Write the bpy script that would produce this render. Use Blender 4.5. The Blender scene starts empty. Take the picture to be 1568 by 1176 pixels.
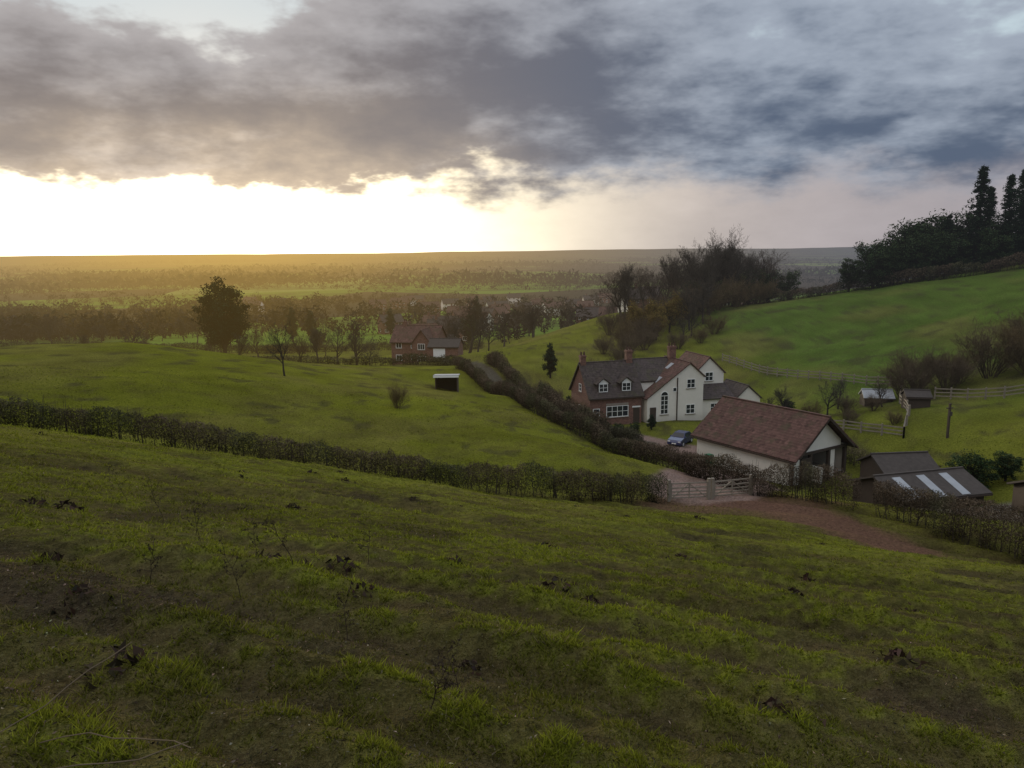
import bpy, math, random
import numpy as np
from mathutils import Matrix, Vector
R = math.radians
rng = np.random.default_rng(7)
random.seed(7)
scene = bpy.context.scene
scene.view_settings.view_transform = 'Standard'
scene.view_settings.look = 'None'
scene.view_settings.exposure = 0

SUN_AZ, SUN_EL = R(-20), R(4.0)
SUN = Vector((math.sin(SUN_AZ)*math.cos(SUN_EL), math.cos(SUN_AZ)*math.cos(SUN_EL), math.sin(SUN_EL)))

# ------------------------------------------------------------------ noise
TAB = np.random.default_rng(3).random((256, 256))
def vnoise(x, y):
    xi = np.floor(x).astype(int); yi = np.floor(y).astype(int)
    fx = x-xi; fy = y-yi
    fx = fx*fx*(3-2*fx); fy = fy*fy*(3-2*fy)
    a = TAB[xi & 255, yi & 255]; b = TAB[(xi+1) & 255, yi & 255]
    c = TAB[xi & 255, (yi+1) & 255]; d = TAB[(xi+1) & 255, (yi+1) & 255]
    return (a*(1-fx)+b*fx)*(1-fy)+(c*(1-fx)+d*fx)*fy
def fbm(x, y, o=4):
    s = 0; a = .5; t = 0
    for i in range(o):
        s = s+a*vnoise(x+17.3*i, y-9.1*i); t += a
        x, y = x*1.72+y*1.03, y*1.72-x*1.03; a *= .5
    return s/t
def sstep(a, b, x):
    t = np.clip((x-a)/(b-a), 0, 1)
    return t*t*(3-2*t)

# ------------------------------------------------------------------ terrain (metres; z = 0 is eye level)
CP = []
for px_ in (-45, -25, -8, 8, 22):
    for py_ in (-25, -8, 4, 16, 28, 38):
        CP.append((px_, py_, -1.6-.155*px_-.283*py_))
CP += [(-30.5,45,-10.1),(-20,45.5,-11.8),(-11.4,46,-13.4),(0,47,-15.3),(10.2,49,-16.3),(16,50,-16.6),
 (21.3,45,-16.2),(26.6,38,-16.3),(33,28,-15.5),(45,15,-13),
 (-40,60,-10.7),(-35,70,-11.2),(-47,95,-10.7),(-60,92,-10.7),(-80,90,-11),(-32.7,95,-13.1),(-24,100,-15.3),
 (-16.5,105,-17),(-7.5,103,-18.6),(-10.8,68,-15.4),(.9,62,-15.9),(4.5,78,-17.9),(8.7,60,-16.6),(.5,98,-18.9),
 (-5.3,115,-18.9),(-10,140,-20.3),(-7,150,-19.9),(5.1,130,-19.6),(11.8,145,-19),(21,170,-18),(26,200,-16.4),
 (-5,205,-26),(20,255,-27),(6.7,118,-22.4),(10,105,-23),(20,103,-23),(30,103,-23),(20,116,-23),(29,116,-22.8),
 (14,92,-22.7),(18,85,-22.4),(20,78,-22.1),(26,69,-22),(33,74,-22),(24,88,-22.5),(11.6,64,-18.1),
 (44,110,-18.7),(48.6,95,-17.8),(37,125,-19.1),(52,85,-16.7),(44,65,-17.7),(39,80,-18.9),(31,57,-19.8),(38,55,-18.8),
 (34.5,48,-17.4),(98,150,-4.5),(66,190,-12.9),(34,150,-17.8),(85,165,-7.7),(64,122,-13.9),(150,160,4),(100,230,-14),
 (60,250,-22),(80,100,-8),(-45,135,-19),(-65,135,-18),(-30,130,-19),(-90,150,-22),(-40,170,-25),(-21,165,-24),(-100,200,-27),(0,300,-31),
 (-150,300,-32),(150,300,-24),(110,400,-36),(-110,400,-36),(0,400,-36),(250,220,4),(250,50,8),(110,55,-4),(110,10,-10),
 (75,-5,-12),(-100,45,-4),(-130,100,-10),(-110,0,14),(60,-60,-2),(0,-60,12),(-80,-60,22),(-250,100,-12),(-250,250,-30),(200,-50,0),(-200,-50,20)]
CP = np.array(CP, float)
def kern(r): return -np.sqrt(r*r+36.0)
_n = len(CP)
A = np.zeros((_n+3, _n+3))
dd = np.hypot(CP[:, None, 0]-CP[None, :, 0], CP[:, None, 1]-CP[None, :, 1])
A[:_n, :_n] = kern(dd)-np.eye(_n)*.35
A[:_n, _n] = 1; A[:_n, _n+1] = CP[:, 0]/100; A[:_n, _n+2] = CP[:, 1]/100
A[_n:, :_n] = A[:_n, _n:].T
SOL = np.linalg.solve(A, np.concatenate([CP[:, 2], [0, 0, 0]]))
FY = np.array([0, 300, 500, 800, 1500, 4000, 9000, 13000, 15500, 18000, 30000])
FZ = np.array([-26, -31, -38, -44, -50, -54, -46, -26, -8, -30, -60])
def terr(x, y, lam=.9, ph=0.):
    """sheep-trodden terracettes following the contour of the slope"""
    g = (.155*x+.283*y)/.3227
    wob = fbm(x*.10+5+ph, y*.10, 3)*3.2 + fbm(x*.7+ph, y*.7, 3)*.55
    if lam > 2: wob = fbm(x*.07+5+ph, y*.07, 3)*1.5 + fbm(x*.5+ph, y*.5, 3)*.35
    s = np.sin((g/lam+wob)*2*np.pi)
    m = sstep(.30, .60, fbm(x*.13+40+ph, y*.13+9, 2))*.8+.2
    return s, m*sstep(-16, 0, x+.25*y)
def micro(x, y):
    s, m = terr(x, y); s2, m2 = terr(x, y, 2.3, 7.)
    h = .06*np.where(s > 0, s, s*.6)*m + .13*s2*m2 + .12*(fbm(x*1.3, y*1.3, 3)-.5)+.07*(fbm(x*4.5, y*4.5, 2)-.5)
    r = np.hypot(x, y)
    return h*(1-sstep(45, 70, r)) + .45*(fbm(x*.12, y*.12, 3)-.5)*sstep(6, 30, r)
def zat(x, y):
    x = np.asarray(x, float); y = np.asarray(y, float)
    r = np.hypot(x, y)
    xc = np.clip(x, -700, 700); yc = np.clip(y, -700, 700)
    near = SOL[_n]+SOL[_n+1]*xc/100+SOL[_n+2]*yc/100
    for i in range(_n):
        near = near+SOL[i]*kern(np.hypot(xc-CP[i, 0], yc-CP[i, 1]))
    far = np.interp(r, FY, FZ)+(fbm(x/700+3, y/700, 3)-.5)*np.clip((r-400)/60, 0, 16)*.9 \
        + (fbm(x/2600+31, y/5000, 3)-.5)*60*sstep(9000, 15000, r)
    w = sstep(280, 480, r)
    return near*(1-w)+far*w+micro(x, y)*(1-w)
def Z(x, y): return float(zat(np.array([x]), np.array([y]))[0])

def seg_dist(x, y, path):
    best = np.full(np.shape(x), 1e9)
    for (ax, ay), (bx, by) in zip(path[:-1], path[1:]):
        vx, vy = bx-ax, by-ay
        t = np.clip(((x-ax)*vx+(y-ay)*vy)/(vx*vx+vy*vy), 0, 1)
        best = np.minimum(best, np.hypot(x-ax-t*vx, y-ay-t*vy))
    return best
TRACK = [(12.6,51),(14.5,48),(18,43.5),(20.5,38),(22.3,31),(25,20),(30,5)]
LANE = [(16,90),(9,92),(3,103),(-2,115),(-7,138),(-16,152),(-30,200)]
COURT = [(14,92),(18,86),(21,76),(20,66),(13.5,52)]
def mud_mask(x, y):
    n = fbm(x*.55, y*.55+3, 4)
    left = sstep(4, -8, x)*sstep(18, 5, y)
    m = sstep(.57, .74, n+.10*left)
    patch = sstep(1.4, .3, np.hypot((x+3.1)/1.7, (y-5.9)/1.0)+ 1.6*(fbm(x*1.6, y*1.6)-.5))
    return np.clip(m*.65+patch*.8, 0, 1)
def tuft(x, y):
    return .50*fbm(x*8., y*8., 2)+.25*fbm(x*3., y*3.+4, 2)+.25*fbm(x*1.0+9, y*1.0, 3)
def ground_col(x, y):
    n = fbm(x*.09+11, y*.09, 4); n2 = fbm(x*.7, y*.7+50, 3)
    r = np.hypot(x, y)
    g = np.stack([.118+0*x, .126+0*x, .018+0*x], -1)
    def mixin(g, c, m): return g*(1-m[..., None])+np.array(c)*m[..., None]
    g = mixin(g, (.074, .112, .020), sstep(30, 50, x)*sstep(70, 100, y))            # greener hill pasture
    g = mixin(g, (.122, .130, .015), sstep(8, -12, x)*sstep(46, 60, y)*(1-sstep(130, 170, r)))
    g = mixin(g, (.13, .110, .035), sstep(.42, .72, n)*.5)
    g = mixin(g, (.062, .048, .024), sstep(.50, .72, n2)*.5*(1-.5*sstep(48, 60, y)))
    nf = 1-sstep(40, 60, r)
    s, m = terr(x, y); g = mixin(g, (.060, .043, .022), sstep(.1, -.85, s)*m*nf*.7)
    s, m = terr(x, y, 2.3, 7.); g = mixin(g, (.062, .046, .023), sstep(.2, -.9, s)*m*nf*.72)
    g = mixin(g, (.052, .040, .020), sstep(.56, .44, tuft(x, y))*.72*(1-sstep(12, 30, r)))
    g = g*(.66+.70*fbm(x*.3, y*.3+8, 4))[..., None]
    # drier, trampled brow on the left
    g = mixin(g, (.058, .050, .020), .4*sstep(0, -10, x-.1*y)*(1-sstep(8, 24, y)))
    mm = mud_mask(x, y)*(1-sstep(25, 45, r))
    g = mixin(g, (.042, .031, .021), mm)
    t = sstep(2.8, 1.2, seg_dist(x, y, TRACK)+2.2*(fbm(x*.6, y*.6)-.5))
    g = mixin(g, (.130, .070, .050), t*.9)
    t = sstep(7.2, 4.8, np.hypot((x-14.5)/1.1, (y-48)/.55)+2.4*(fbm(x*.8, y*.8)-.5))
    g = mixin(g, (.120, .068, .048), t*.75)
    t = sstep(4.4, 3.6, seg_dist(x, y, COURT)); g = mixin(g, (.22, .155, .128), t)
    t = sstep(1.8, 1.0, seg_dist(x, y, LANE)); g = mixin(g, (.085, .075, .055), t)
    t = sstep(8, 6, np.hypot((x-35)/1.0, (y-50.5)/.8)); g = mixin(g, (.16, .14, .12), t)
    # feed and trampling marks in the pastures
    k = sstep(.60, .74, fbm(x*.45+70, y*.35, 4))*sstep(52, 60, y); g = mixin(g, (.055, .048, .024), k*.65)
    return g

# ------------------------------------------------------------------ node helpers
class NB:
    def __init__(s, nt): s.nt = nt; s.N = nt.nodes; s.L = nt.links
    def put(s, sock, v):
        if isinstance(v, bpy.types.NodeSocket): s.L.new(v, sock)
        elif v is not None:
            try: sock.default_value = v
            except Exception: sock.default_value = (v, v, v)
    def m(s, op, a, b=None, c=None, clamp=False):
        n = s.N.new('ShaderNodeMath'); n.operation = op; n.use_clamp = clamp
        for i, v in enumerate((a, b, c)):
            if v is not None: s.put(n.inputs[i], v)
        return n.outputs[0]
    def v(s, op, a, b=None):
        n = s.N.new('ShaderNodeVectorMath'); n.operation = op
        s.put(n.inputs[0], a)
        if b is not None:
            if op == 'SCALE': s.put(n.inputs['Scale'], b)
            else: s.put(n.inputs[1], b)
        return n.outputs['Value'] if op in ('LENGTH', 'DOT_PRODUCT') else n.outputs[0]
    def mix(s, f, a, b, blend='MIX'):
        n = s.N.new('ShaderNodeMixRGB'); n.blend_type = blend
        s.put(n.inputs[0], f)
        for i, v in ((1, a), (2, b)):
            if isinstance(v, tuple) and len(v) == 3: v = (*v, 1)
            s.put(n.inputs[i], v)
        return n.outputs[0]
    def ss(s, x, a, b):
        n = s.N.new('ShaderNodeMapRange'); n.interpolation_type = 'SMOOTHSTEP'
        s.put(n.inputs[0], x); s.put(n.inputs[1], a); s.put(n.inputs[2], b)
        return n.outputs[0]
    def noise(s, vec, scale, detail=4, rough=.5, dist=0.):
        n = s.N.new('ShaderNodeTexNoise')
        if vec is not None: s.L.new(vec, n.inputs['Vector'])
        n.inputs['Scale'].default_value = scale; n.inputs['Detail'].default_value = detail
        n.inputs['Roughness'].default_value = rough; n.inputs['Distortion'].default_value = dist
        return n.outputs[0]

# aerial perspective painted as emission mixed into materials by distance, warmer towards the sun
hz = bpy.data.node_groups.new('painted_haze', 'ShaderNodeTree')
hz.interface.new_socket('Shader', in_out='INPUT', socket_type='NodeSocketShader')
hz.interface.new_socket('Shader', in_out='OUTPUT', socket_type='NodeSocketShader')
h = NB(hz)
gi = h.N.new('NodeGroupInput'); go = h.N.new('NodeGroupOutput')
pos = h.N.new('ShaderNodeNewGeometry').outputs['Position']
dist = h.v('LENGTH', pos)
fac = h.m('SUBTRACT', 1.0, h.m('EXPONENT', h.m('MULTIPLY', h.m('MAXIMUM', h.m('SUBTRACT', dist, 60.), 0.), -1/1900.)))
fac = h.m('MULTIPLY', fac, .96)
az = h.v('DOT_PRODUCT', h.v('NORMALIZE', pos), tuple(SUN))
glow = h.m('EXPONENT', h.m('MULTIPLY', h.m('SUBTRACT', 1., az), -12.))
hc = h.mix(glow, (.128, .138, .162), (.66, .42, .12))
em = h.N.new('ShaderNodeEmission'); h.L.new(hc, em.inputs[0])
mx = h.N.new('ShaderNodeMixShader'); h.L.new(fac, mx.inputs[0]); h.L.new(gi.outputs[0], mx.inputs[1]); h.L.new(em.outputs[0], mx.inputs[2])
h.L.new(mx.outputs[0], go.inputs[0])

MATS = {}
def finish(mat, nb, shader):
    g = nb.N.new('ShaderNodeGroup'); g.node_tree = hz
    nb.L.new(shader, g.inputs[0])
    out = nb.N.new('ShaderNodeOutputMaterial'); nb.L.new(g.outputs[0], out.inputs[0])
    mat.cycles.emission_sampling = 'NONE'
def newmat(name):
    mat = bpy.data.materials.new(name); mat.use_nodes = True; mat.node_tree.nodes.clear()
    MATS[name] = mat
    return mat, NB(mat.node_tree)
def solid(name, col, rough=.8, var=.35, scale=3., bump=0., metal=0., kind=None, spec=.3):
    mat, b = newmat(name)
    tc = b.N.new('ShaderNodeTexCoord').outputs['Object']
    n = b.noise(tc, scale, 3, .6)
    n2 = b.noise(tc, scale*.17, 2, .6)
    f = b.m('ADD', b.m('MULTIPLY', n, var*2), b.m('ADD', b.m('MULTIPLY', n2, var), 1-var*1.5))
    c = b.v('SCALE', (*col,), f)
    hgt = n
    if kind == 'brick':
        t = b.N.new('ShaderNodeTexBrick')
        sp = b.N.new('ShaderNodeSeparateXYZ'); b.L.new(tc, sp.inputs[0])
        cb = b.N.new('ShaderNodeCombineXYZ'); b.L.new(b.m('ADD', sp.outputs[0], sp.outputs[1]), cb.inputs[0]); b.L.new(sp.outputs[2], cb.inputs[1])
        b.L.new(cb.outputs[0], t.inputs[0])
        t.inputs['Scale'].default_value = 2.2
        t.inputs['Color1'].default_value = (1, .9, .85, 1); t.inputs['Color2'].default_value = (.55, .5, .5, 1); t.inputs['Mortar'].default_value = (1.1, 1.2, 1.3, 1)
        t.inputs['Mortar Size'].default_value = .015
        c = b.mix(1., c, t.outputs[0], 'MULTIPLY')
    if kind == 'tile':
        sp = b.N.new('ShaderNodeSeparateXYZ'); b.L.new(tc, sp.inputs[0])
        w = b.m('FRACT', b.m('MULTIPLY', sp.outputs[2], 5.))
        vn = b.N.new('ShaderNodeTexVoronoi'); vn.inputs['Scale'].default_value = 3.2; b.L.new(tc, vn.inputs[0])
        vv = b.m('ADD', .55, b.m('MULTIPLY', b.v('DOT_PRODUCT', vn.outputs['Color'], (.33, .33, .33)), .9))
        c = b.v('SCALE', c, b.m('MULTIPLY', vv, b.m('ADD', .8, b.m('MULTIPLY', w, .35))))
        moss = b.ss(b.noise(tc, .9, 4, .65), .48, .68)
        c = b.mix(b.m('MULTIPLY', moss, .6), c, (.060, .055, .030))
        hgt = w
    if kind == 'stain':
        sp = b.N.new('ShaderNodeSeparateXYZ'); b.L.new(tc, sp.inputs[0])
        st = b.ss(sp.outputs[2], 1.2, 0.)
        c = b.mix(b.m('MULTIPLY', st, .35), c, (.25, .22, .17))
    p = b.N.new('ShaderNodeBsdfPrincipled'); b.put(p.inputs['Base Color'], c)
    p.inputs['Roughness'].default_value = rough; p.inputs['Metallic'].default_value = metal
    p.inputs['Specular IOR Level'].default_value = spec
    if bump:
        bp = b.N.new('ShaderNodeBump'); bp.inputs['Strength'].default_value = bump; bp.inputs['Distance'].default_value = .03
        b.L.new(hgt, bp.inputs['Height']); b.L.new(bp.outputs[0], p.inputs['Normal'])
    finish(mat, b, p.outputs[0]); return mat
def foliage(name, trans=.35):
    """reads the colour attribute 'tint'"""
    mat, b = newmat(name)
    at = b.N.new('ShaderNodeAttribute'); at.attribute_name = 'tint'
    d = b.N.new('ShaderNodeBsdfDiffuse'); b.L.new(at.outputs[0], d.inputs[0])
    sh = d.outputs[0]
    if trans:
        t = b.N.new('ShaderNodeBsdfTranslucent'); b.L.new(at.outputs[0], t.inputs[0])
        m_ = b.N.new('ShaderNodeMixShader'); m_.inputs[0].default_value = trans
        b.L.new(d.outputs[0], m_.inputs[1]); b.L.new(t.outputs[0], m_.inputs[2]); sh = m_.outputs[0]
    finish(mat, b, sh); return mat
M_leaf = foliage('leaf_and_twig', 0); M_grass = foliage('grass_blades', .4)
M_brick = solid('brick', (.19, .105, .078), .85, .3, 2., .3, kind='brick')
M_white = solid('white_render', (.66, .62, .54), .8, .09, 1.5, kind='stain')
M_slate = solid('slate_roof', (.060, .046, .041), .7, .3, 4., .5, kind='tile', spec=.12)
M_clay = solid('clay_tile_roof', (.098, .054, .043), .85, .35, 3., .6, kind='tile', spec=.12)
M_timber = solid('dark_timber', (.05, .035, .025), .8, .3, 8.)
M_fence = solid('weathered_timber', (.20, .17, .13), .85, .35, 6.)
M_paint = solid('white_paint', (.74, .74, .70), .5, .04, 3.)
M_glass = solid('window_glass', (.02, .025, .03), .08, .1, 1., spec=.6)
M_inside = solid('dark_interior', (.015, .013, .011), .9, .2, 2.)
M_sky_l = solid('clear_roof_sheet', (.27, .28, .29), .55, .2, 2., spec=.25)
M_sheet = solid('fibre_cement_sheet', (.060, .050, .043), .8, .35, 3., .4, spec=.12)
M_carpaint = solid('blue_car_paint', (.012, .022, .085), .25, .05, 2., spec=.7)
M_rubber = solid('tyre_rubber', (.015, .015, .015), .8, .1, 4.)
M_green = solid('green_plastic', (.02, .13, .06), .5, .1, 3.)
M_stone = solid('stone', (.25, .21, .17), .85, .3, 5., .4)
M_log = solid('cut_timber', (.26, .17, .10), .8, .4, 6.)
M_lamp = solid('car_lamp', (.5, .5, .5), .2, .1, 3.)
M_red = solid('car_tail_lamp', (.4, .02, .02), .3, .1, 3.)

# ground material
mat, b = newmat('pasture_ground')
M_ground = mat
gp = b.N.new('ShaderNodeNewGeometry').outputs['Position']
at = b.N.new('ShaderNodeAttribute'); at.attribute_name = 'tint'
n1 = b.noise(gp, 6., 4, .75); n3 = b.noise(gp, 34., 1, .7)
f = b.m('ADD', b.m('MULTIPLY', n1, 2.2), b.m('ADD', b.m('MULTIPLY', n3, .6), -.40))
c = b.v('SCALE', at.outputs[0], f)
c = b.mix(b.m('MULTIPLY', b.ss(n3, .60, .72), .28), c, (.13, .115, .06))
# field patchwork of the plain
fl = b.N.new('ShaderNodeMapping'); fl.inputs['Scale'].default_value = (1/230., 1/320., 0); fl.inputs['Rotation'].default_value = (0, 0, .25)
b.L.new(gp, fl.inputs[0])
vo = b.N.new('ShaderNodeTexVoronoi'); vo.inputs['Scale'].default_value = 1.; b.L.new(fl.outputs[0], vo.inputs[0])
sc = b.N.new('ShaderNodeSeparateColor'); b.L.new(vo.outputs['Color'], sc.inputs[0])
fc = b.mix(b.ss(sc.outputs[0], .50, .52), (.12, .19, .030), (.050, .044, .028))
fc = b.mix(b.ss(sc.outputs[1], .78, .80), fc, (.20, .25, .06))
fc = b.mix(b.ss(sc.outputs[2], .62, .64), fc, (.060, .046, .034))
fc = b.mix(b.m('MULTIPLY', b.ss(b.noise(gp, .010, 3, .6), .45, .60), .5), fc, (.030, .028, .020))
c = b.mix(b.ss(b.v('LENGTH', gp), 230., 300.), c, fc)
p = b.N.new('ShaderNodeBsdfDiffuse'); b.L.new(c, p.inputs['Color'])
bp = b.N.new('ShaderNodeBump'); bp.inputs['Strength'].default_value = 1.; bp.inputs['Distance'].default_value = .2
b.L.new(n1, bp.inputs['Height']); b.L.new(bp.outputs[0], p.inputs['Normal'])
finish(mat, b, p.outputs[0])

# ------------------------------------------------------------------ mesh helpers
def np_mesh(name, V, F, mats, tint=None, midx=None, smooth=False):
    me = bpy.data.meshes.new(name)
    V = np.asarray(V, np.float32); F = np.asarray(F, np.int32)
    k = F.shape[1]
    me.vertices.add(len(V)); me.vertices.foreach_set('co', V.ravel())
    me.loops.add(F.size); me.loops.foreach_set('vertex_index', F.ravel())
    me.polygons.add(len(F)); me.polygons.foreach_set('loop_start', np.arange(0, F.size, k, dtype=np.int32))
    me.update(calc_edges=True)
    for m_ in (mats if isinstance(mats, (list, tuple)) else [mats]): me.materials.append(m_)
    if midx is not None: me.polygons.foreach_set('material_index', np.asarray(midx, np.int32))
    me.polygons.foreach_set('use_smooth', np.full(len(F), smooth))
    if tint is not None:
        a = me.attributes.new('tint', 'FLOAT_COLOR', 'POINT')
        a.data.foreach_set('color', np.concatenate([tint, np.ones((len(tint), 1))], 1).astype(np.float32).ravel())
    return me
def add(name, me, loc=(0, 0, 0), rotz=0., scale=1.):
    ob = bpy.data.objects.new(name, me); scene.collection.objects.link(ob)
    ob.location = loc; ob.rotation_euler = (0, 0, rotz)
    ob.scale = (scale,)*3 if np.isscalar(scale) else scale
    return ob
def unit(v): return v/np.maximum(np.linalg.norm(v, axis=-1, keepdims=True), 1e-9)
def tubes(P0, P1, r0, r1, k=4):
    d = unit(P1-P0); up = np.where(np.abs(d[:, 2:3]) > .9, np.array([[1., 0, 0]]), np.array([[0, 0, 1.]]))
    a = unit(np.cross(d, up)); c = np.cross(d, a)
    n = len(P0); V = np.zeros((n, 2*k, 3))
    for i in range(k):
        t = 2*np.pi*i/k; o = a*math.cos(t)+c*math.sin(t)
        V[:, i] = P0+o*r0[:, None]; V[:, k+i] = P1+o*r1[:, None]
    base = np.array([[i, (i+1) % k, k+(i+1) % k, k+i] for i in range(k)])
    F = (base[None]+(np.arange(n)*2*k)[:, None, None]).reshape(-1, 4)
    return V.reshape(-1, 3), F
def cards(C, su, sv, g, flat=None):
    n = len(C); a = unit(g.normal(size=(n, 3)))
    if flat is not None: a = unit(a*flat)
    q = unit(np.cross(a, g.normal(size=(n, 3))))
    su = np.broadcast_to(su, (n,))[:, None]; sv = np.broadcast_to(sv, (n,))[:, None]
    k = g.uniform(.2, .8, (n, 1))
    V = np.stack([C-a*su, C+q*sv*(k*2-1), C+a*su, C-q*sv], 1).reshape(-1, 3)
    F = np.arange(4*n).reshape(-1, 4)
    return V, F
def join(parts):
    V = []; F = []; T = []; o = 0
    for v, f, t in parts:
        V.append(v); F.append(f+o); o += len(v)
        T.append(np.broadcast_to(t, (len(v), 3)) if np.ndim(t) == 1 else t)
    return np.concatenate(V), np.concatenate(F), np.concatenate(T)
def jit(col, n, g, amt=.35, rep=4):
    f = g.uniform(1-amt, 1+amt, (n, 1)); hue = 1+g.uniform(-.15, .15, (n, 3))
    return np.repeat(np.array(col)*f*hue, rep, 0)

# ------------------------------------------------------------------ trees
def bare_mesh(name, seed, H, kids=(8, 6, 5, 4, 3), bark=(.040, .036, .031), twig=(.056, .049, .040), spread=.9, trunk=.62, lim=.42, thick=.024,
              stems=0, leaf=None, nleaf=0, tw=.011, lo0=.30):
    g = np.random.default_rng(seed)
    if stems:
        a = g.uniform(0, 6.283, stems); o = g.uniform(.15, 1.1, stems)
        P = np.column_stack([np.cos(a)*o*.12*H, np.sin(a)*o*.12*H, np.zeros(stems)])
        D = np.column_stack([np.cos(a)*o*.75, np.sin(a)*o*.75, np.ones(stems)]); L = H*g.uniform(.6, .95, stems)/np.sqrt(1+o*.4); Rr = np.full(stems, H*.009)
    else:
        P = np.zeros((1, 3)); D = np.array([[g.normal()*.07, g.normal()*.07, 1.]]); L = np.array([trunk*H]); Rr = np.array([H*thick])
    parts = []; tips = []
    for lv in range(len(kids)+1):
        last = lv == len(kids)
        ns = 5 if lv < 2 else (3 if not last else 1)
        pts = [P]; dirs = [unit(D)]; rad = [Rr]
        d = unit(D); p_ = P
        for s in range(ns):
            d = unit(d+g.normal(size=d.shape)*(.17 if lv else .08)+np.array([0, 0, .07 if 0 < lv < 3 else .02]))
            p_ = p_+d*(L/ns)[:, None]
            r_ = Rr*(1-.8*(s+1)/ns) if lv else Rr*(1-.7*(s+1)/ns)
            k = 7 if lv == 0 else (4 if lv < 3 else 3)
            v, f_ = tubes(pts[-1], p_, np.maximum(rad[-1], tw*.6), np.maximum(r_, tw*.4), k)
            parts.append((v, f_, np.array(bark if lv < 3 else twig)*g.uniform(.8, 1.2)))
            pts.append(p_); dirs.append(d); rad.append(r_)
        if lv >= 3: tips.append(pts[-1])
        if last: break
        n = kids[lv]; m_ = len(P)
        pts = np.stack(pts, 1); dirs = np.stack(dirs, 1); rad = np.stack(rad, 1)
        lo = lo0 if lv == 0 else .12
        t = (lo+(1-lo)*(np.arange(n)[None]+g.uniform(0, 1., (m_, n)))/n)*ns
        i = np.minimum(t.astype(int), ns-1); fr = (t-i)[..., None]
        r_i = np.arange(m_)[:, None]
        Pn = pts[r_i, i]*(1-fr)+pts[r_i, i+1]*fr
        Dn = dirs[r_i, np.minimum(i+1, ns)]
        side = unit(np.cross(Dn, g.normal(size=Dn.shape)))
        ang = g.uniform(.45, 1.1, (m_, n, 1))*spread*(1-.35*(t[..., None]/ns))
        Dn = unit(Dn*np.cos(ang)+side*np.sin(ang)+np.array([0, 0, .10]))
        rn = (rad[r_i, i]*(1-fr[..., 0])+rad[r_i, i+1]*fr[..., 0])*.65
        Lb = H*lim if (lv == 0 and not stems) else L[:, None]
        Ln = Lb*g.uniform(.42, .72, (m_, n))*(1.15-.5*t/ns) if not (lv == 0 and not stems) else Lb*g.uniform(.75, 1.15, (m_, n))*(1.15-.45*t/ns)
        P = Pn.reshape(-1, 3); D = Dn.reshape(-1, 3); L = Ln.ravel(); Rr = np.maximum(rn.ravel(), tw)
    if leaf is not None:
        T = np.concatenate(tips); idx = g.integers(0, len(T), nleaf)
        C = T[idx]+g.normal(size=(nleaf, 3))*H*.02
        v, f_ = cards(C, H*.012, H*.010, g); parts.append((v, f_, jit(leaf, nleaf, g)))
    V, F, T = join(parts)
    V = V*(H/max(V[:, 2].max(), .1)); V[:, 2] -= .12
    return np_mesh(name, V, F, M_leaf, T)
def crown_mesh(name, seed, H, W, col=(.03, .045, .02), trunkh=.02, nc=90, nl=60, ls=.24, conical=0.):
    g = np.random.default_rng(seed); parts = []
    cz = H*(.5+trunkh/2)
    U = unit(g.normal(size=(nc, 3)))*g.uniform(.25, 1., (nc, 1))**.6
    U[:, 2] = np.clip(U[:, 2], -.85, 1)
    wz = 1-conical*np.clip((U[:, 2]+1)/2, 0, 1)
    C = U*np.array([W/2*.82, W/2*.82, H*(1-trunkh)/2*.86])*np.stack([wz, wz, np.ones(nc)], 1)*g.uniform(.82, 1.18, (nc, 1))+np.array([0, 0, cz])
    v, f_ = tubes(np.array([[0, 0, -.4]]), np.array([[0, 0, H*.55]]), np.array([H*.03]), np.array([H*.012]), 7); parts.append((v, f_, np.array((.04, .032, .025))))
    b0 = np.stack([np.zeros(nc), np.zeros(nc), np.clip(C[:, 2]*.5, H*.1, H*.6)], 1)
    v, f_ = tubes(b0, C, np.full(nc, H*.008), np.full(nc, H*.002), 4); parts.append((v, f_, np.array((.035, .03, .022))))
    rr = W*.13*g.uniform(.6, 1.3, (nc, 1, 1))
    Lc = C[:, None]+unit(g.normal(size=(nc, nl, 3)))*rr*g.uniform(.3, 1.1, (nc, nl, 1))*np.array([1, 1, .75])
    Lc = Lc.reshape(-1, 3)
    Lc[:, 2] = np.maximum(Lc[:, 2], .0)
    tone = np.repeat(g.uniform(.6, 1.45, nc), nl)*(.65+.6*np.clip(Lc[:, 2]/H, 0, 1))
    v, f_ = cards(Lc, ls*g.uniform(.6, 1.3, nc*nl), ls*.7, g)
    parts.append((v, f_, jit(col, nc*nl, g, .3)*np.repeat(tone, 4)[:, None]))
    V, F, T = join(parts); return np_mesh(name, V, F, M_leaf, T)
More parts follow.
